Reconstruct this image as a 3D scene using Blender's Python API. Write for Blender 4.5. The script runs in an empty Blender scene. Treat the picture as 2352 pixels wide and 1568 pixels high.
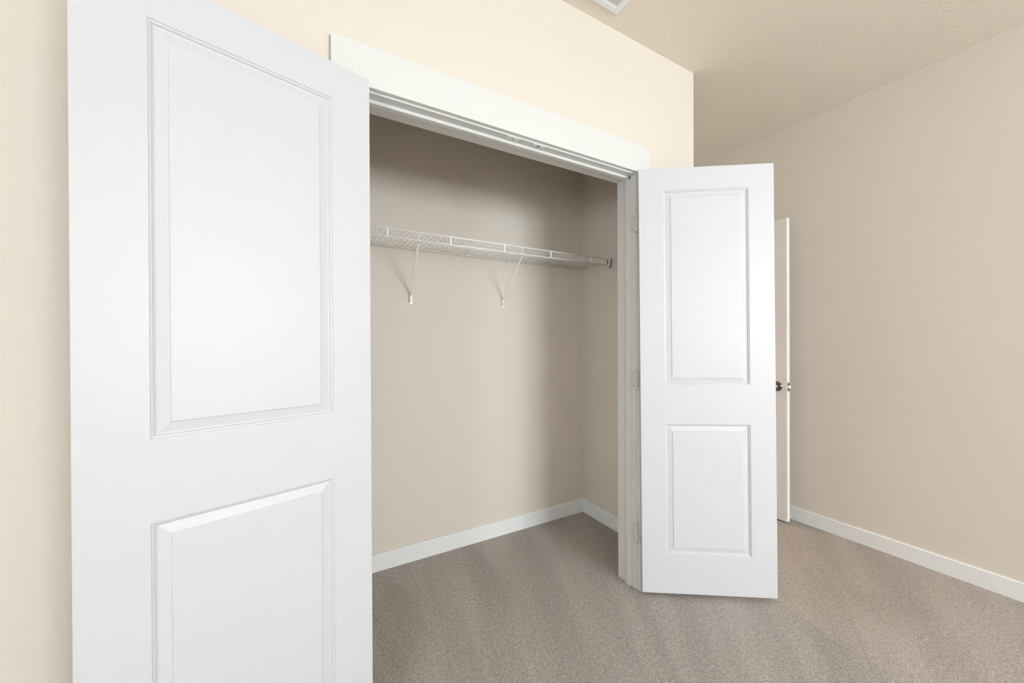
import bpy, bmesh, math, random
from mathutils import Vector, Matrix
from math import radians as R, sin, cos, pi

sc = bpy.context.scene
col = sc.collection

# ------------------------------------------------------------------ camera
YAW, PITCH, ROLL = R(29.572), R(-0.0623), R(-0.1563)
cd = bpy.data.cameras.new('camera'); cam = bpy.data.objects.new('camera', cd); col.objects.link(cam)
cd.sensor_fit = 'HORIZONTAL'; cd.sensor_width = 36.0; cd.lens = 858.883 / 2352 * 36.0
cd.clip_start = 0.02
fw = Vector((sin(YAW) * cos(PITCH), cos(YAW) * cos(PITCH), sin(PITCH)))
r0 = Vector((cos(YAW), -sin(YAW), 0)); u0 = r0.cross(fw)
rt = r0 * cos(ROLL) + u0 * sin(ROLL); up = -r0 * sin(ROLL) + u0 * cos(ROLL)
m = Matrix((rt, up, -fw)).transposed().to_4x4()
m.translation = Vector((0, -1.3025, 1.227))
cam.matrix_world = m
sc.camera = cam

# ------------------------------------------------------------------ world, daylight, exposure
w = bpy.data.worlds.new('daylight'); sc.world = w; w.use_nodes = True
bg = w.node_tree.nodes['Background']
bg.inputs['Color'].default_value = (0.83, 0.925, 1.0, 1); bg.inputs['Strength'].default_value = 30.5
sc.view_settings.view_transform = 'Standard'; sc.view_settings.look = 'None'
sc.view_settings.gamma = 1.0; sc.view_settings.use_curve_mapping = False
sc.view_settings.exposure = 0.0

YB = -5.2
WIN = [(0.95, 2.72, 0.92, 2.32)]
FILL_WIN = (-3.1, -2.3, 0.85, 2.12)  # opening of the added left-wall window that brings in fill light

def portal(name, loc, rot, sx, sz):
    ld = bpy.data.lights.new(name, 'AREA'); ld.shape = 'RECTANGLE'; ld.size = sx; ld.size_y = sz
    ld.cycles.is_portal = True
    o = bpy.data.objects.new(name, ld); o.location = loc; o.rotation_euler = rot; col.objects.link(o)
x0, x1, z0, z1 = WIN[0]
portal('window_portal', ((x0 + x1) / 2, YB - 0.16, (z0 + z1) / 2), (R(90), 0, 0), x1 - x0, z1 - z0)
portal('fill_window_portal', (-2.1 - 0.14, (FILL_WIN[0] + FILL_WIN[1]) / 2, (FILL_WIN[2] + FILL_WIN[3]) / 2), (0, R(-90), 0), FILL_WIN[3] - FILL_WIN[2], FILL_WIN[1] - FILL_WIN[0])  # daylight portal of the added fill window

# ------------------------------------------------------------------ materials
def mat(name, color, rough=0.5, metal=0.0, spec=0.5):
    mt = bpy.data.materials.new(name); mt.use_nodes = True
    b = mt.node_tree.nodes['Principled BSDF']
    b.inputs['Base Color'].default_value = (*color, 1); b.inputs['Roughness'].default_value = rough
    b.inputs['Metallic'].default_value = metal; b.inputs['Specular IOR Level'].default_value = spec
    return mt, mt.node_tree, b
def bump(nt, b, scale, strength, dist, detail=2.0):
    N = nt.nodes; tc = N.new('ShaderNodeTexCoord'); n = N.new('ShaderNodeTexNoise'); bp = N.new('ShaderNodeBump')
    n.inputs['Scale'].default_value = scale; n.inputs['Detail'].default_value = detail
    bp.inputs['Strength'].default_value = strength; bp.inputs['Distance'].default_value = dist
    nt.links.new(tc.outputs['Object'], n.inputs['Vector']); nt.links.new(n.outputs['Fac'], bp.inputs['Height'])
    nt.links.new(bp.outputs['Normal'], b.inputs['Normal'])
WALLC = (0.73, 0.66, 0.575)
M_wall, nt, b = mat('beige_wall_paint', WALLC, 0.75, spec=0.25); bump(nt, b, 160, 0.25, 0.0012)
M_ceil, nt, b = mat('beige_textured_ceiling', (0.83, 0.75, 0.65), 0.85, spec=0.2); bump(nt, b, 75, 0.6, 0.003, 3)
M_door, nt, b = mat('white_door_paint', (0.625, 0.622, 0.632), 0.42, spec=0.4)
M_room, nt, b = mat('warm_lit_door_paint', (0.83, 0.79, 0.755), 0.42, spec=0.4)  # white door paint with warm hallway light tinted into its colour
M_trim, nt, b = mat('white_trim_paint', (0.715, 0.705, 0.685), 0.42, spec=0.4)
M_base, nt, b = mat('brightened_trim_paint', (0.84, 0.84, 0.83), 0.4)  # trim white, lightened to stand in for light the baseboards lack
M_wire, nt, b = mat('white_vinyl_wire', (0.90, 0.90, 0.89), 0.35)
M_clip, nt, b = mat('white_plastic', (0.84, 0.83, 0.80), 0.4)
M_brk, nt, b = mat('cream_plastic', (0.76, 0.70, 0.62), 0.45)
M_nick, nt, b = mat('satin_nickel', (0.27, 0.225, 0.19), 0.24, 1.0)
M_scr, nt, b = mat('zinc_screw', (0.35, 0.33, 0.30), 0.4, 0.8)
M_dark, nt, b = mat('dark_slot', (0.03, 0.028, 0.025), 0.7)
M_hinge, nt, b = mat('painted_hinge', (0.68, 0.67, 0.64), 0.45)
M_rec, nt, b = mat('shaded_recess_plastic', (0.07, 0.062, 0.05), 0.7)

M_carp, nt, b = mat('grey_beige_carpet', (0.4, 0.36, 0.32), 0.95, spec=0.05)
N, L = nt.nodes, nt.links
tc = N.new('ShaderNodeTexCoord')
n1 = N.new('ShaderNodeTexNoise'); n1.inputs['Scale'].default_value = 380; n1.inputs['Detail'].default_value = 3; n1.inputs['Roughness'].default_value = 0.65
n2 = N.new('ShaderNodeTexVoronoi'); n2.inputs['Scale'].default_value = 240
cr = N.new('ShaderNodeValToRGB'); cr.color_ramp.elements[0].position = 0.36; cr.color_ramp.elements[1].position = 0.64
cr.color_ramp.elements[0].color = (0.095, 0.085, 0.078, 1); cr.color_ramp.elements[1].color = (0.92, 0.83, 0.755, 1)
# vacuum-cleaner strokes: the nap lies in lighter and darker bands that fan out from where the cleaner stood
sx = N.new('ShaderNodeSeparateXYZ'); ax = N.new('ShaderNodeMath'); ay = N.new('ShaderNodeMath'); at = N.new('ShaderNodeMath'); ln = N.new('ShaderNodeVectorMath'); cb = N.new('ShaderNodeCombineXYZ')
ax.operation = 'SUBTRACT'; ax.inputs[1].default_value = 0.3; ay.operation = 'ADD'; ay.inputs[1].default_value = 1.7; at.operation = 'ARCTAN2'; ln.operation = 'LENGTH'
L.new(tc.outputs['Object'], sx.inputs[0]); L.new(sx.outputs[0], ax.inputs[0]); L.new(sx.outputs[1], ay.inputs[0])
L.new(ax.outputs[0], at.inputs[0]); L.new(ay.outputs[0], at.inputs[1]); L.new(tc.outputs['Object'], ln.inputs[0])
L.new(at.outputs[0], cb.inputs[0]); L.new(ln.outputs['Value'], cb.inputs[1])
mp = N.new('ShaderNodeMapping'); mp.inputs['Scale'].default_value = (9.0, 1.1, 1); mp.inputs['Location'].default_value = (3.1, 0.7, 0)
n3 = N.new('ShaderNodeTexNoise'); n3.inputs['Scale'].default_value = 1.5; n3.inputs['Detail'].default_value = 4; n3.inputs['Distortion'].default_value = 0.35
cr3 = N.new('ShaderNodeValToRGB'); cr3.color_ramp.elements[0].position = 0.40; cr3.color_ramp.elements[1].position = 0.66
cr3.color_ramp.elements[0].color = (0.93, 0.93, 0.93, 1); cr3.color_ramp.elements[1].color = (1.10, 1.10, 1.10, 1)
mx = N.new('ShaderNodeMix'); mx.data_type = 'RGBA'; mx.blend_type = 'MULTIPLY'; mx.inputs['Factor'].default_value = 1.0
L.new(tc.outputs['Object'], n1.inputs['Vector']); L.new(tc.outputs['Object'], n2.inputs['Vector'])
L.new(cb.outputs[0], mp.inputs['Vector']); L.new(mp.outputs['Vector'], n3.inputs['Vector'])
L.new(n1.outputs['Fac'], cr.inputs['Fac']); L.new(n3.outputs['Fac'], cr3.inputs['Fac'])
n4 = N.new('ShaderNodeTexNoise'); n4.inputs['Scale'].default_value = 70; n4.inputs['Detail'].default_value = 2
cr4 = N.new('ShaderNodeValToRGB'); cr4.color_ramp.elements[0].position = 0.3; cr4.color_ramp.elements[1].position = 0.7
cr4.color_ramp.elements[0].color = (0.80, 0.80, 0.80, 1); cr4.color_ramp.elements[1].color = (1.06, 1.06, 1.06, 1)
mx4 = N.new('ShaderNodeMix'); mx4.data_type = 'RGBA'; mx4.blend_type = 'MULTIPLY'; mx4.inputs['Factor'].default_value = 1.0
L.new(tc.outputs['Object'], n4.inputs['Vector']); L.new(n4.outputs['Fac'], cr4.inputs['Fac'])
L.new(cr.outputs['Color'], mx4.inputs[6]); L.new(cr4.outputs['Color'], mx4.inputs[7]); L.new(mx4.outputs[2], mx.inputs[6]); L.new(cr3.outputs['Color'], mx.inputs[7]); L.new(mx.outputs[2], b.inputs['Base Color'])
bp = N.new('ShaderNodeBump'); bp.inputs['Strength'].default_value = 0.8; bp.inputs['Distance'].default_value = 0.004
L.new(n1.outputs['Fac'], bp.inputs['Height']); L.new(bp.outputs['Normal'], b.inputs['Normal'])

M_glass = bpy.data.materials.new('window_glass'); M_glass.use_nodes = True
nt = M_glass.node_tree; nt.nodes.clear()
o_ = nt.nodes.new('ShaderNodeOutputMaterial'); mxs = nt.nodes.new('ShaderNodeMixShader')
tr = nt.nodes.new('ShaderNodeBsdfTransparent'); gl = nt.nodes.new('ShaderNodeBsdfGlossy'); gl.inputs['Roughness'].default_value = 0.02
mxs.inputs['Fac'].default_value = 0.06
nt.links.new(tr.outputs[0], mxs.inputs[1]); nt.links.new(gl.outputs[0], mxs.inputs[2]); nt.links.new(mxs.outputs[0], o_.inputs[0])

# ------------------------------------------------------------------ helpers
def obj(name, bm, mtl, parent=None, smooth=False):
    me = bpy.data.meshes.new(name)
    bmesh.ops.recalc_face_normals(bm, faces=bm.faces)
    bm.to_mesh(me); bm.free()
    if smooth:
        for p in me.polygons: p.use_smooth = True
    me.materials.append(mtl)
    o = bpy.data.objects.new(name, me); col.objects.link(o)
    if parent: o.parent = parent
    return o
def tag(o, label=None, cat=None, group=None, kind=None):
    if label: o['label'] = label
    if cat: o['category'] = cat
    if group: o['group'] = group
    if kind: o['kind'] = kind
    return o
def empty(name, loc=(0, 0, 0), rz=0.0):
    o = bpy.data.objects.new(name, None); col.objects.link(o); o.location = loc; o.rotation_euler = (0, 0, rz)
    o.empty_display_size = 0.05
    return o
def box(bm, x0, x1, y0, y1, z0, z1, bev=0.0):
    t = bmesh.new()
    vs = [t.verts.new((x, y, z)) for x in (x0, x1) for y in (y0, y1) for z in (z0, z1)]
    for f in ((0, 1, 3, 2), (4, 6, 7, 5), (0, 4, 5, 1), (2, 3, 7, 6), (0, 2, 6, 4), (1, 5, 7, 3)):
        t.faces.new([vs[i] for i in f])
    bmesh.ops.recalc_face_normals(t, faces=t.faces)
    if bev: bmesh.ops.bevel(t, geom=list(t.edges), offset=bev, segments=2, affect='EDGES', profile=0.5)
    me = bpy.data.meshes.new('t'); t.to_mesh(me); t.free(); bm.from_mesh(me); bpy.data.meshes.remove(me)
    return bm
def tube(bm, pts, r, n=8, cap=True):
    pts = [Vector(p) for p in pts]; rings = []
    for i, p in enumerate(pts):
        a = pts[max(i - 1, 0)]; c = pts[min(i + 1, len(pts) - 1)]
        d = (c - a).normalized()
        s = d.cross(Vector((0, 0, 1)))
        if s.length < 0.1: s = d.cross(Vector((1, 0, 0)))
        s.normalize(); t = d.cross(s)
        rings.append([bm.verts.new(p + (s * cos(2 * pi * k / n) + t * sin(2 * pi * k / n)) * r) for k in range(n)])
    for A, B in zip(rings, rings[1:]):
        for k in range(n): bm.faces.new((A[k], A[(k + 1) % n], B[(k + 1) % n], B[k]))
    if cap: bm.faces.new(rings[0][::-1]); bm.faces.new(rings[-1])
def lathe(bm, origin, axis, prof, n=32):
    axis = Vector(axis).normalized(); s = axis.orthogonal().normalized(); t = axis.cross(s); o = Vector(origin)
    rings = []
    for h, r in prof:
        if r < 1e-6: rings.append([bm.verts.new(o + axis * h)])
        else: rings.append([bm.verts.new(o + axis * h + (s * cos(2 * pi * k / n) + t * sin(2 * pi * k / n)) * r) for k in range(n)])
    for A, B in zip(rings, rings[1:]):
        for k in range(n):
            k2 = (k + 1) % n
            if len(A) == 1 and len(B) == 1: continue
            if len(A) == 1: bm.faces.new((A[0], B[k], B[k2]))
            elif len(B) == 1: bm.faces.new((A[k], A[k2], B[0]))
            else: bm.faces.new((A[k], A[k2], B[k2], B[k]))
def prism(bm, poly, f):
    """poly: 2D outline; f(a, b, e) -> 3D point, e in (0, 1)."""
    A = [bm.verts.new(f(a, b_, 0)) for a, b_ in poly]; B = [bm.verts.new(f(a, b_, 1)) for a, b_ in poly]
    n = len(poly)
    for k in range(n): bm.faces.new((A[k], A[(k + 1) % n], B[(k + 1) % n], B[k]))
    bm.faces.new(A[::-1]); bm.faces.new(B)
def struct(name, bm, mtl, label, cat, parent=None):
    o = obj(name, bm, mtl, parent)
    if not parent: tag(o, label, cat, kind='structure')
    return o
def wall_with_hole(bm, axis, a0, a1, t0, t1, h0, h1, holes):
    """Slab along `axis` with rectangular holes (a0, a1, z0, z1)."""
    As = sorted({a0, a1, *[h[0] for h in holes], *[h[1] for h in holes]}); Zs = sorted({h0, h1, *[h[2] for h in holes], *[h[3] for h in holes]})
    for i in range(len(As) - 1):
        for j in range(len(Zs) - 1):
            ca, cz = (As[i] + As[i + 1]) / 2, (Zs[j] + Zs[j + 1]) / 2
            if any(h[0] < ca < h[1] and h[2] < cz < h[3] for h in holes): continue
            if axis == 'x': box(bm, As[i], As[i + 1], t0, t1, Zs[j], Zs[j + 1])
            else: box(bm, t0, t1, As[i], As[i + 1], Zs[j], Zs[j + 1])
    bmesh.ops.remove_doubles(bm, verts=bm.verts, dist=1e-5)
    # drop the coincident inner faces between the blocks
    seen = {}
    for f in bm.faces: seen.setdefault(tuple(round(c, 4) for c in f.calc_center_median()), []).append(f)
    bmesh.ops.delete(bm, geom=[f for fs in seen.values() if len(fs) > 1 for f in fs], context='FACES')
    return bm

# ------------------------------------------------------------------ measurements (metres)
ZC = 2.7035            # ceiling
JL, JR, ZJ = 0.190, 1.442, 2.047   # clear faces of the closet door frame
JD = 0.122             # depth of the frame
XC, XR, XL = 1.897, 2.948, -2.1    # outer corner of the closet, right wall, left wall
CXR, CXL, CYB = 1.779, -0.127, 0.798   # inside of the closet
HY = 0.80              # wall with the room door

# ------------------------------------------------------------------ shell
struct('floor', box(bmesh.new(), XL - 0.12, XR + 0.12, YB - 0.14, 2.3, -0.08, 0), M_carp, 'speckled grey-beige carpet covering the room and the closet', 'floor')
struct('ceiling', box(bmesh.new(), XL - 0.12, XR + 0.12, YB - 0.14, 2.3, ZC, ZC + 0.1), M_ceil, 'beige textured ceiling above the closet wall', 'ceiling')
struct('wall_front', wall_with_hole(bmesh.new(), 'x', XL, XC, 0, JD - 0.006, 0, ZC, [(JL - 0.018, JR + 0.018, 0, ZJ + 0.018)]), M_wall,
       'beige wall the closet opens in, above the white head casing', 'wall')
struct('wall_closet_right', box(bmesh.new(), CXR, XC, JD - 0.006, HY, 0, ZC), M_wall, 'beige side wall inside the closet, right of the wire shelf', 'wall')
struct('wall_closet_left', box(bmesh.new(), CXL - 0.11, CXL, JD - 0.006, CYB, 0, ZC), M_wall, 'left side wall inside the closet, behind the open left door', 'wall')
struct('wall_closet_back', box(bmesh.new(), CXL - 0.11, XC, CYB, CYB + 0.11, 0, ZC), M_wall, 'beige back wall of the closet behind the wire shelf', 'wall')
struct('wall_right', box(bmesh.new(), XR, XR + 0.12, YB, 2.2, 0, ZC), M_wall, 'beige wall at the far right behind the half-open room door', 'wall')
struct('wall_left', wall_with_hole(bmesh.new(), 'y', YB, 0.12, XL - 0.12, XL, 0, ZC, [FILL_WIN]), M_wall, 'beige left wall of the room', 'wall')
struct('wall_back', wall_with_hole(bmesh.new(), 'x', XL - 0.12, XR + 0.12, YB - 0.14, YB, 0, ZC, WIN), M_wall, 'beige wall with the window, opposite the closet', 'wall')
D0, D1 = 2.062, 2.865   # room doorway
struct('wall_hall', wall_with_hole(bmesh.new(), 'x', XC, XR, HY, HY + 0.116, 0, ZC, [(D0 - 0.018, D1 + 0.018, 0, 2.075)]), M_wall, 'beige wall with the room doorway beside the closet', 'wall')
struct('wall_hallway', box(bmesh.new(), 1.2, XR, 2.1, 2.2, 0, ZC), M_wall, 'beige wall of the hallway beyond the room door', 'wall')
struct('wall_hallway_left', box(bmesh.new(), 1.2, 1.3, CYB + 0.11, 2.1, 0, ZC), M_wall, 'end wall of the hallway behind the closet', 'wall')

# baseboards: flat board with an eased top edge
def baseboard(name, x0, y0, x1, y1, nx, ny, h, label, t=0.013):
    d = Vector((x1 - x0, y1 - y0, 0)); n = Vector((nx, ny, 0)); o = Vector((x0, y0, 0))
    prof = [(0, 0), (t, 0), (t, h - 0.004), (t - 0.004, h), (0, h)]
    bm = bmesh.new(); prism(bm, prof, lambda a, b_, e: o + d * e + n * a + Vector((0, 0, b_)))
    return struct(name, bm, M_base, label, 'baseboard')
baseboard('baseboard_closet_back', CXL + 0.013, CYB, CXR - 0.013, CYB, 0, -1, 0.0926, 'white baseboard along the back wall inside the closet')
baseboard('baseboard_closet_right', CXR, JD - 0.006, CXR, CYB, -1, 0, 0.0926, 'white baseboard on the right side wall inside the closet')
baseboard('baseboard_closet_left', CXL, JD - 0.006, CXL, CYB, 1, 0, 0.0926, 'white baseboard on the left side wall inside the closet')
baseboard('baseboard_right', XR, YB + 0.013, XR, HY - 0.02, -1, 0, 0.0886, 'white baseboard at the far right, below the beige wall and behind the room door')
baseboard('baseboard_front_right', 1.527, 0, XC + 0.013, 0, 0, -1, 0.0886, 'white baseboard behind the open right closet door')
baseboard('baseboard_front_left', XL + 0.013, 0, 0.085, 0, 0, -1, 0.0886, 'white baseboard left of the closet')
baseboard('baseboard_corner', XC, 0, XC, HY, 1, 0, 0.0886, 'white baseboard round the outer corner of the closet')
baseboard('baseboard_left', XL, YB + 0.013, XL, 0, 1, 0, 0.0886, 'white baseboard of the left wall')
baseboard('baseboard_back', XL, YB, XR, YB, 0, 1, 0.0886, 'white baseboard below the window')

# ------------------------------------------------------------------ closet door frame
CT = 0.018; CIL, CIR, CIZ = JL - 0.005, JR + 0.005, 2.053
COL, COR, COZ = 0.0865, 1.525, 2.1876
bm = bmesh.new()
box(bm, COL, COR, -CT, 0, CIZ, COZ, 0.0012)
struct('trim_1', bm, M_trim, 'wide flat white head casing over the closet opening', 'trim')
bm = bmesh.new(); box(bm, COL, CIL, -CT, 0, 0, CIZ, 0.0012)
struct('trim_2', bm, M_trim, 'white side casing left of the closet, behind the left door', 'trim')
bm = bmesh.new(); box(bm, CIR, COR, -CT, 0, 0, CIZ, 0.0012)
struct('trim_3', bm, M_trim, 'white side casing right of the closet, behind the right door', 'trim')
# jamb: two legs and a head, with a moulded stop on each
frame = empty('trim_4'); tag(frame, 'white door frame lining the closet opening, with moulded stops', 'door frame', kind='structure')
bm = bmesh.new(); box(bm, JR, JR + 0.018, 0, JD, 0, ZJ + 0.018, 0.0008); obj('jamb', bm, M_trim, frame)
bm = bmesh.new(); box(bm, JL - 0.018, JL, 0, JD, 0, ZJ + 0.018, 0.0008); obj('jamb', bm, M_trim, frame)
bm = bmesh.new(); box(bm, JL - 0.012, JR + 0.012, 0.0004, JD - 0.0004, ZJ, ZJ + 0.0172, 0.0003); obj('head_jamb', bm, M_trim, frame)
S = [(0.0355, 0), (0.0355, 0.0085), (0.0375, 0.0105), (0.056, 0.0105), (0.060, 0.0085), (0.064, 0.0080), (0.070, 0.0055), (0.0735, 0.003), (0.0735, 0)]
bm = bmesh.new(); prism(bm, S, lambda a, b_, e: Vector((JR - b_, a, e * ZJ))); obj('door_stop', bm, M_trim, frame)
bm = bmesh.new(); prism(bm, S, lambda a, b_, e: Vector((JL + b_, a, e * ZJ))); obj('door_stop', bm, M_trim, frame)
bm = bmesh.new(); prism(bm, S, lambda a, b_, e: Vector((JL + (JR - JL) * e, a, ZJ - b_))); obj('door_stop', bm, M_trim, frame)

# two ball-catch strike plates under the head jamb, where the doors meet
def catch(x, label, turn):
    t = empty('catch_plate', (x, 0.0115, ZJ)); tag(t, label, 'door catch', 'catch plates under the closet head')
    bm = bmesh.new(); box(bm, -0.030, 0.030, -0.009, 0.009, -0.0016, 0, 0.0007); obj('plate', bm, M_clip, t)
    bm = bmesh.new(); box(bm, -0.0042, 0.0042, -0.0015, 0.0015, -0.0022, -0.0014)
    if turn:
        bmesh.ops.rotate(bm, cent=(0, 0, 0), matrix=Matrix.Rotation(R(80), 3, 'Z'), verts=bm.verts)
    else:
        box(bm, -0.0075, 0.0075, -0.0013, 0.0013, -0.0023, -0.0013); box(bm, -0.0013, 0.0013, -0.006, 0.006, -0.0023, -0.0013)
        bmesh.ops.rotate(bm, cent=(0, 0, 0), matrix=Matrix.Rotation(R(-15), 3, 'Z'), verts=bm.verts)
    obj('socket', bm, M_dark, t)
catch(0.751, 'small white catch plate under the head jamb, with a single dark slot, the left one', True)
catch(0.875, 'small white catch plate under the head jamb, with a dark cross-shaped socket, the right one', False)

# ------------------------------------------------------------------ moulded two-panel doors
PROF = [(0, 0), (0.0018, 0.0026), (0.0048, 0.0032), (0.0088, 0.0082), (0.0112, 0.0088), (0.0335, 0.0034), (0.0350, 0.0012), (0.0365, 0.0010)]
def door_bm(W, z0, z1, ph, panels, T=0.035):
    """Slab with u = 0..W along local x, visible face at y = 0, back at y = +T. panels: (z_low, z_high); stiles ph wide."""
    c = 0.0012
    bm = bmesh.new()
    us = [0, ph, W - ph, W]; zs = sorted([z0, z1] + [z for p in panels for z in p])
    def side(yf, sg):
        def V(u, z, d): return bm.verts.new((u, yf + sg * d, z))
        for j in range(len(zs) - 1):
            for i in range(3):
                a, b_, lo, hi = us[i], us[i + 1], zs[j], zs[j + 1]
                if i == 1 and any(abs(lo - p[0]) < 1e-6 for p in panels):
                    prev = None
                    for off, dep in PROF:
                        ring = [V(a + off, lo + off, dep), V(b_ - off, lo + off, dep), V(b_ - off, hi - off, dep), V(a + off, hi - off, dep)]
                        if prev:
                            for k in range(4): bm.faces.new((prev[k], prev[(k + 1) % 4], ring[(k + 1) % 4], ring[k]))
                        prev = ring
                    bm.faces.new(prev)
                else:
                    a2 = a + c * (a == 0); b2 = b_ - c * (b_ == W); l2 = lo + c * (lo == z0); h2 = hi - c * (hi == z1)
                    bm.faces.new((V(a2, l2, 0), V(b2, l2, 0), V(b2, h2, 0), V(a2, h2, 0)))
    side(0, 1); side(T, -1)
    # edges, with eased arrises
    A = [(c, z0 + c), (W - c, z0 + c), (W - c, z1 - c), (c, z1 - c)]; B = [(0, z0), (W, z0), (W, z1), (0, z1)]
    rings = []
    for pts, y in ((A, 0), (B, c), (B, T - c), (A, T)): rings.append([bm.verts.new((u, y, z)) for u, z in pts])
    for P, Q in zip(rings, rings[1:]):
        for k in range(4): bm.faces.new((P[k], P[(k + 1) % 4], Q[(k + 1) % 4], Q[k]))
    bmesh.ops.remove_doubles(bm, verts=bm.verts, dist=2e-4)
    return bm
PAN = [(0.205, 0.828), (1.013, 1.943)]
DZ0, DZ1 = 0.0175, 2.050
WD = 0.6154

def hinge(parent, z, face_sign=1):
    """Butt hinge: leaf let into the jamb, rounded knuckles, screws. World-space mesh at the right jamb."""
    bm = bmesh.new()
    # jamb leaf with three knuckle tabs
    xf = JR
    box(bm, xf - 0.0016, xf, 0.0035, 0.030, z - 0.0455, z + 0.0455, 0.0006)
    for k in (-2, 0, 2): box(bm, xf - 0.0018, xf, -0.006, 0.0045, z + k * 0.0182 - 0.0086, z + k * 0.0182 + 0.0086, 0.0005)
    h = obj('hinge', bm, M_hinge); h.parent = parent
    tag(h, 'white-painted butt hinge')
    bm = bmesh.new(); cx, cy = xf - 0.0045, -0.0085
    for k in range(-2, 3):
        zc = z + k * 0.0182
        lathe(bm, (cx, cy, zc - 0.0083), (0, 0, 1), [(0, 0), (0, 0.0038), (0.0007, 0.0046), (0.0159, 0.0046), (0.0166, 0.0038), (0.0166, 0)], 16)
    kn = obj('knuckle', bm, M_hinge, smooth=False); kn.parent = h
    bm = bmesh.new(); lathe(bm, (cx, cy, z - 0.049), (0, 0, 1), [(0, 0), (0.0005, 0.003), (0.002, 0.0036), (0.096, 0.0036), (0.0975, 0.003), (0.098, 0)], 12)
    pn = obj('hinge_pin', bm, M_scr); pn.parent = h
    for (dy, dz) in ((0.0135, 0.032), (0.0225, 0.0), (0.0135, -0.032)):
        bm = bmesh.new()
        lathe(bm, (xf - 0.0015, dy, z + dz), (-1, 0, 0), [(0, 0.0030), (0.0007, 0.0026), (0.0010, 0.0)], 12)
        s = obj('screw', bm, M_scr); s.parent = h
    return h

def place_root(name, hx, hy, ang):
    return empty(name, (hx, hy, 0), R(ang))
# right closet door, swung out about 145 degrees. Local y points away from the camera side.
rd = place_root('door_2', 1.4305, -0.0475, -34.6); tag(rd, 'white two-panel closet door on the right, swung open showing its inner face', 'door', kind='structure')
leaf = obj('door_leaf', door_bm(WD, DZ0, DZ1, 0.1135, PAN), M_door, rd)
leaf.rotation_euler = (0, R(-0.42), 0)
bpy.context.view_layer.update()
inv = rd.matrix_world.inverted()
for z in (1.808, 1.034, 0.283):
    h = hinge(rd, z); h.matrix_parent_inverse = inv
    # children of the hinge are already in world coordinates, relative to the hinge
# left closet door, swung out about 164 degrees; its outline runs past the left edge of the photo
ld_ = place_root('door_1', 0.1984, -0.056, -164.24); tag(ld_, 'white two-panel closet door at the left, swung open in front of the wall', 'door', kind='structure')
lm = door_bm(WD, DZ0, DZ1, 0.1135, PAN)
bmesh.ops.scale(lm, vec=(1, -1, 1), verts=lm.verts)      # thickness towards the wall
leaf = obj('door_leaf', lm, M_door, ld_)
leaf.rotation_euler = (0, R(0.16), 0)

# room door, open against the right wall
ed = empty('door_3', (2.8275, -0.038, 0), R(90)); tag(ed, 'narrow view of the open room door with a nickel knob, seen nearly edge-on', 'door', kind='structure')
em = door_bm(0.80, 0.012, 2.046, 0.115, [(0.205, 0.828), (1.013, 1.940)])
bmesh.ops.scale(em, vec=(1, -1, 1), verts=em.verts)
obj('door_leaf', em, M_room, ed)
for sgn, y0 in ((1, 0.0), (-1, -0.035)):
    bm = bmesh.new()
    lathe(bm, (0.060, y0, 0.915), (0, sgn, 0), [(0, 0.033), (0.003, 0.033), (0.007, 0.028), (0.009, 0.014)], 36)
    k = obj('knob_rose', bm, M_nick, ed, True)
    bm = bmesh.new()
    lathe(bm, (0.060, y0, 0.915), (0, sgn, 0), [(0.008, 0.0135), (0.024, 0.0115), (0.029, 0.016), (0.034, 0.0235), (0.041, 0.0265), (0.050, 0.0255), (0.056, 0.020), (0.059, 0.010), (0.0595, 0)], 36)
    obj('knob', bm, M_nick, k, True)
bm = bmesh.new(); box(bm, -0.0012, 0.001, -0.030, -0.005, 0.8865, 0.9435, 0.0006); lp = obj('latch_plate', bm, M_nick, ed); tag(lp, 'nickel latch plate')
bm = bmesh.new(); prism(bm, [(0, -0.0255), (-0.010, -0.0255), (-0.0125, -0.022), (0, -0.0095)], lambda a, b_, e: Vector((a, b_, 0.9065 + 0.017 * e))); obj('latch_bolt', bm, M_clip, lp)
for z in (0.892, 0.938):
    bm = bmesh.new(); lathe(bm, (-0.0012, -0.0175, z), (-1, 0, 0), [(0, 0.0033), (0.0006, 0.003), (0.0009, 0)], 12); obj('screw', bm, M_scr, lp)
for z in (0.25, 1.03, 1.82):
    bm = bmesh.new(); lathe(bm, (0.806, -0.040, z - 0.045), (0, 0, 1), [(0, 0), (0, 0.005), (0.09, 0.005), (0.09, 0)], 14)
    box(bm, 0.8, 0.8016, -0.035, -0.005, z - 0.045, z + 0.045); obj('hinge', bm, M_nick, ed)
# its frame and casing in the doorway beside the closet
f2 = empty('trim_5'); tag(f2, 'white frame and casing of the room doorway, behind the closet corner', 'door frame', kind='structure')
for x0_, x1_ in ((D0 - 0.018, D0), (D1, D1 + 0.018)):
    bm = bmesh.new(); box(bm, x0_, x1_, HY, HY + 0.116, 0, 2.073); obj('jamb', bm, M_trim, f2)
bm = bmesh.new(); box(bm, D0, D1, HY, HY + 0.116, 2.055, 2.073); obj('head_jamb', bm, M_trim, f2)
bm = bmesh.new(); box(bm, D0 - 0.09, D0 - 0.005, HY - CT, HY, 0, 2.06); obj('casing', bm, M_trim, f2)
bm = bmesh.new(); box(bm, D1 + 0.005, XR - 0.001, HY - CT, HY, 0, 2.06); obj('casing', bm, M_trim, f2)
bm = bmesh.new(); box(bm, D0 - 0.09, XR - 0.001, HY - CT, HY, 2.06, 2.19); obj('head_casing', bm, M_trim, f2)

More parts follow.
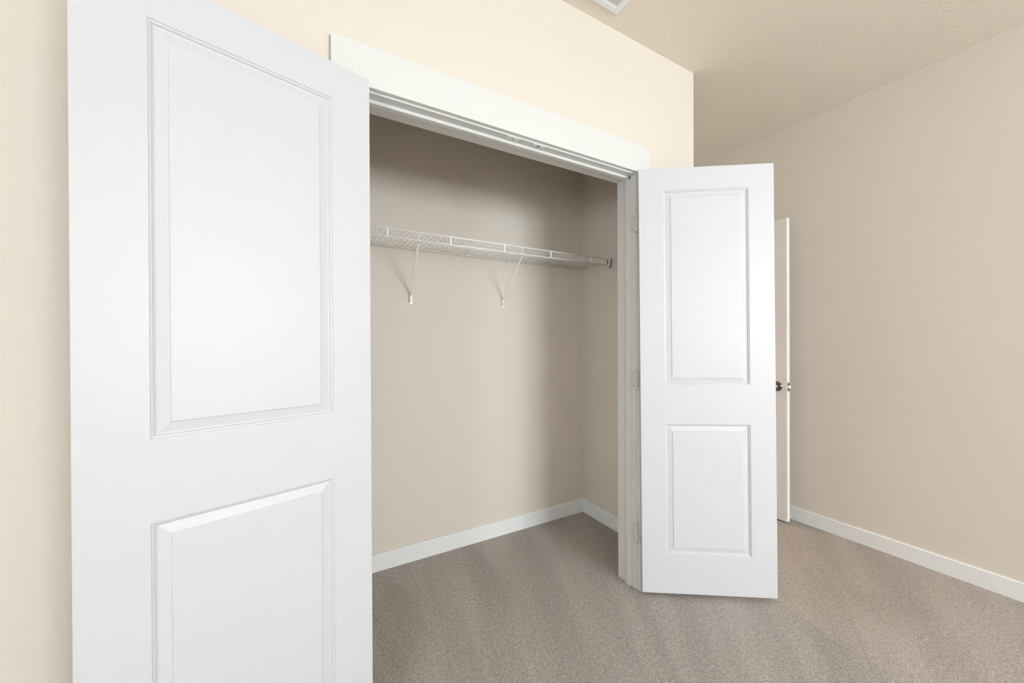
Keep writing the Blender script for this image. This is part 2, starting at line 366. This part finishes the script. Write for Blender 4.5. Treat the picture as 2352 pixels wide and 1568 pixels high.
# warm ceiling lamp lit in the hallway beyond the room door
hl = empty('ceiling_lamp', (2.25, 1.55, ZC)); tag(hl, 'round flush ceiling lamp lit in the hallway beyond the room door', 'lamp')
bm = bmesh.new(); lathe(bm, (0, 0, 0), (0, 0, -1), [(0, 0.15), (0.02, 0.15), (0.022, 0.135), (0.022, 0)], 40); obj('lamp_base', bm, M_nick, hl, True)
M_lamp = bpy.data.materials.new('lit_lamp_glass'); M_lamp.use_nodes = True
lb = M_lamp.node_tree.nodes['Principled BSDF']; lb.inputs['Emission Color'].default_value = (1.0, 0.72, 0.46, 1); lb.inputs['Emission Strength'].default_value = 110
bm = bmesh.new(); lathe(bm, (0, 0, -0.022), (0, 0, -1), [(0, 0.13), (0.03, 0.125), (0.055, 0.10), (0.07, 0.055), (0.075, 0)], 40); obj('lamp_shade', bm, M_lamp, hl, True)

# ------------------------------------------------------------------ windows out of the picture
def window(name, label, a0, a1, z0, z1, axis, wall):
    """axis 'x': in the back wall (outside towards -y); axis 'y': in the left wall (outside towards -x)."""
    am = (a0 + a1) / 2
    wn = empty(name, (am, wall, z0) if axis == 'x' else (wall, am, z0), 0 if axis == 'x' else R(-90))
    tag(wn, label, 'window', kind='structure')
    h = (a1 - a0) / 2; H = z1 - z0; t = 0.045
    bm = bmesh.new()
    for bx in ((-h, h, 0, t), (-h, h, H - t, H), (-h, -h + t, t, H - t), (h - t, h, t, H - t), (-0.025, 0.025, t, H - t)):
        box(bm, bx[0], bx[1], -0.11, -0.05, bx[2], bx[3])
    obj('window_frame', bm, M_trim, wn)
    for a, b_ in ((-h + t, -0.025), (0.025, h - t)):
        bm = bmesh.new(); box(bm, a, b_, -0.083, -0.079, t, H - t); obj('pane', bm, M_glass, wn)
    bm = bmesh.new(); box(bm, -h - 0.03, h + 0.03, -0.05, 0.03, -0.02, 0, 0.003); obj('window_sill', bm, M_trim, wn)
x0, x1, z0, z1 = WIN[0]
window('window_1', 'wide white-framed window opposite the closet', x0, x1, z0, z1, 'x', YB)
window('fill_window', 'added white-framed fill window, unseen, in the left wall of the room', FILL_WIN[0], FILL_WIN[1], FILL_WIN[2], FILL_WIN[3], 'y', XL)  # added out of view to raise the ambient light

# ------------------------------------------------------------------ wire shelf
SZ, SF, SB = 1.7445, 0.462, 0.788
XS0, XS1 = CXL + 0.02, 1.757
sh = empty('wire_shelf', ((XS0 + XS1) / 2, SB, SZ)); tag(sh, 'white vinyl-coated wire shelf on slanted struts, spanning the closet back wall', 'shelf')
off = Vector(sh.location)
def sobj(name, bm, mtl=M_wire, parent=sh, smooth=True):
    bmesh.ops.translate(bm, vec=-off, verts=bm.verts); return obj(name, bm, mtl, parent, smooth)
bm = bmesh.new(); x = XS1 - 0.006
n = int((x - XS0) / 0.0254)
for k in range(n + 1):
    xx = x - k * 0.0254
    yf = SF + 0.001 if xx < 1.69 else SF + 0.03
    tube(bm, [(xx, SB, SZ), (xx, yf, SZ)], 0.00135, 6)
tube(bm, [(XS0, SB, SZ - 0.003), (XS1, SB, SZ - 0.003)], 0.0027)
tube(bm, [(XS0, 0.625, SZ - 0.003), (XS1, 0.625, SZ - 0.003)], 0.0022)
sobj('wire_deck', bm)
bm = bmesh.new()
tube(bm, [(XS0, SF, SZ), (1.715, SF, SZ)], 0.0030, 10)
tube(bm, [(XS0, SF - 0.001, SZ - 0.0385), (1.715, SF - 0.001, SZ - 0.0385)], 0.0030, 10)
sobj('front_rail', bm)
for k in range(-1, 6):
    xx = 0.349 + 0.304 * k
    if xx > 1.7: continue
    bm = bmesh.new(); box(bm, xx - 0.0035, xx + 0.0035, SF - 0.0030, SF + 0.0005, SZ - 0.0385, SZ, 0.001); sobj('rail_tie', bm, smooth=False)
# slanted support struts with a wall foot and a hook over the front rail
def strut(xf, xt, zf):
    bm = bmesh.new()
    A = Vector((xf, CYB - 0.008, zf + 0.022)); B = Vector((xt, SF + 0.006, SZ - 0.043))
    d = (B - A).normalized(); s = Vector((1, 0, 0)); s = (s - d * s.dot(d)).normalized(); u = d.cross(s)
    w2, h2 = 0.0042, 0.0030
    def channel(P, Q, w2, h2):
        prof = [(-w2, -h2), (w2, -h2), (w2, h2), (w2 - 0.0012, h2), (w2 - 0.0012, -h2 + 0.0012), (-w2 + 0.0012, -h2 + 0.0012), (-w2 + 0.0012, h2), (-w2, h2)]
        prism(bm, prof, lambda a, b_, e: P.lerp(Q, e) + s * a + u * b_)
    channel(A, B, w2, h2)
    br = sobj('support_strut', bm, smooth=False)
    bm = bmesh.new()   # hook: web up behind the rails, lip over the top rail
    box(bm, xt - 0.002, xt + 0.002, SF + 0.0035, SF + 0.0065, SZ - 0.047, SZ + 0.006)
    box(bm, xt - 0.005, xt + 0.008, SF - 0.005, SF + 0.0065, SZ + 0.004, SZ + 0.0075, 0.0008)
    box(bm, xt - 0.004, xt + 0.004, SF - 0.0055, SF + 0.0065, SZ - 0.0465, SZ - 0.0425, 0.0008)
    h_ = sobj('rail_hook', bm, M_clip, sh, False); h_.parent = br
    bm = bmesh.new()   # foot: rounded plate on the wall with an upstanding ear and a screw
    pts = [(-0.010, 0.012)] + [(-0.010, -0.020)] + [(0.010 * sin(a), -0.020 - 0.009 * cos(a)) for a in [(-pi / 2 + pi * k / 10) for k in range(1, 10)]] + [(0.010, -0.020), (0.010, 0.012), (0.005, 0.022), (-0.005, 0.022)]
    prism(bm, pts, lambda a, b_, e: Vector((xf + 0.002 + a, CYB - 0.0022 * e, zf + b_)))
    box(bm, xf - 0.0085, xf - 0.007, CYB - 0.013, CYB - 0.001, zf - 0.020, zf + 0.018, 0.0005)
    ft = sobj('wall_foot', bm, M_clip, sh, False); ft.parent = br
    bm = bmesh.new(); lathe(bm, (xf + 0.003, CYB - 0.0022, zf - 0.006), (0, -1, 0), [(0, 0.0048), (0.0014, 0.0036), (0.0018, 0)], 14)
    sc_ = sobj('screw', bm, M_scr, sh, False); sc_.parent = br
strut(0.540, 0.494, 1.462)
strut(1.122, 1.072, 1.468)
# wall clips holding the back wire
for xx in (-0.02, 0.262, 0.567, 0.872, 1.162, 1.456, 1.748):
    bm = bmesh.new()
    box(bm, xx - 0.006, xx + 0.006, SB - 0.005, CYB, SZ - 0.011, SZ + 0.003, 0.002)
    lathe(bm, (xx, SB - 0.0045, SZ - 0.004), (0, -1, 0), [(0, 0.0045), (0.0016, 0.0038), (0.0022, 0)], 12)
    sobj('wall_clip', bm, M_clip, sh, False)
# end bracket on the right side wall: flanged plate and a socket for the rails
bm = bmesh.new()
pts = [(0.482, 1.700), (0.498, 1.694), (0.520, 1.702), (0.545, 1.718), (0.552, 1.735), (0.548, 1.764), (0.515, 1.777), (0.482, 1.780)]
prism(bm, pts, lambda a, b_, e: Vector((CXR - 0.003 * e, a, b_)))
P0, P1 = Vector((1.708, 0.458, 0)), Vector((CXR - 0.002, 0.492, 0))
for zz0, zz1 in ((1.7490, 1.7515),):
    prism(bm, [(1.700, 0.452), (1.700, 0.474), (CXR - 0.002, 0.520), (CXR - 0.002, 0.484)], lambda a, b_, e: Vector((a, b_, zz0 + (zz1 - zz0) * e)))
prism(bm, [(1.700, 0.4715), (1.700, 0.474), (CXR - 0.002, 0.520), (CXR - 0.002, 0.517)], lambda a, b_, e: Vector((a, b_, 1.7015 + 0.05 * e)))
eb = sobj('end_bracket', bm, M_brk, sh, False)
bm = bmesh.new()       # oval cup
R1 = []; nseg = 24
rings = []
for xx, k in ((1.698, 1.0), (1.698, 0.78), (1.706, 0.74), (1.714, 0.9), (1.714, 1.0)):
    rings.append([bm.verts.new((xx, 0.462 + 0.0105 * k * cos(2 * pi * i / nseg), SZ - 0.0185 + 0.0275 * k * sin(2 * pi * i / nseg))) for i in range(nseg)])
for A, B in zip(rings, rings[1:] + rings[:1]):
    for i in range(nseg): bm.faces.new((A[i], A[(i + 1) % nseg], B[(i + 1) % nseg], B[i]))
cup = sobj('rail_cup', bm, M_clip, sh, False); cup.parent = eb
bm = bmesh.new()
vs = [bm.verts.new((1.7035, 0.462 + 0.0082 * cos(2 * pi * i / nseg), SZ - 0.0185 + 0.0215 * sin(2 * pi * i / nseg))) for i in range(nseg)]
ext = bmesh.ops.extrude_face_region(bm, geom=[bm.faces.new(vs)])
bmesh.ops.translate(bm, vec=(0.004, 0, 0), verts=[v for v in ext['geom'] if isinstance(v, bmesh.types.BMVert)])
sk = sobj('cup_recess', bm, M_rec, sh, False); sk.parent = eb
bm = bmesh.new(); lathe(bm, (CXR - 0.003, 0.503, 1.767), (-1, 0, 0), [(0, 0.0038), (0.001, 0.003), (0.0014, 0)], 12)
s_ = sobj('screw', bm, M_scr, sh, False); s_.parent = eb

# ------------------------------------------------------------------ ceiling vent
vx0, vx1, vy0, vy1 = 0.905, 1.252, -0.262, -0.0645
vt = empty('air_vent', ((vx0 + vx1) / 2, (vy0 + vy1) / 2, ZC)); tag(vt, 'white louvred air vent in the ceiling at the top edge of the photo', 'vent')
ov = Vector(vt.location)
def vobj(name, bm, mtl, sm=False):
    bmesh.ops.translate(bm, vec=-ov, verts=bm.verts); return obj(name, bm, mtl, vt, sm)
bm = bmesh.new(); B = 0.034
prof = [(0, 0), (0.0015, 0.004), (0.008, 0.0075), (B - 0.006, 0.0085), (B, 0.006), (B, 0.0)]   # (inset, drop)
rings = []
for ins, dr in prof:
    rings.append([bm.verts.new((x_, y_, ZC - dr)) for x_, y_ in ((vx0 + ins, vy0 + ins), (vx1 - ins, vy0 + ins), (vx1 - ins, vy1 - ins), (vx0 + ins, vy1 - ins))])
for A, Bq in zip(rings, rings[1:]):
    for k in range(4): bm.faces.new((A[k], A[(k + 1) % 4], Bq[(k + 1) % 4], Bq[k]))
vobj('vent_frame', bm, M_base)
bm = bmesh.new(); box(bm, vx0 + B, vx1 - B, vy0 + B, vy1 - B, ZC - 0.0012, ZC - 0.0002); vobj('duct_opening', bm, M_dark)
k = 0; xx = vx1 - B - 0.006
while xx > vx0 + B + 0.004:
    bm = bmesh.new()
    prism(bm, [(0.0, -0.0005), (0.0065, -0.0072), (0.0078, -0.0072), (0.0013, -0.0005)], lambda a, b_, e: Vector((xx - 0.004 + a, vy0 + B + (vy1 - vy0 - 2 * B) * e, ZC - 0.001 + b_)))
    vobj('louvre', bm, M_base); xx -= 0.0140
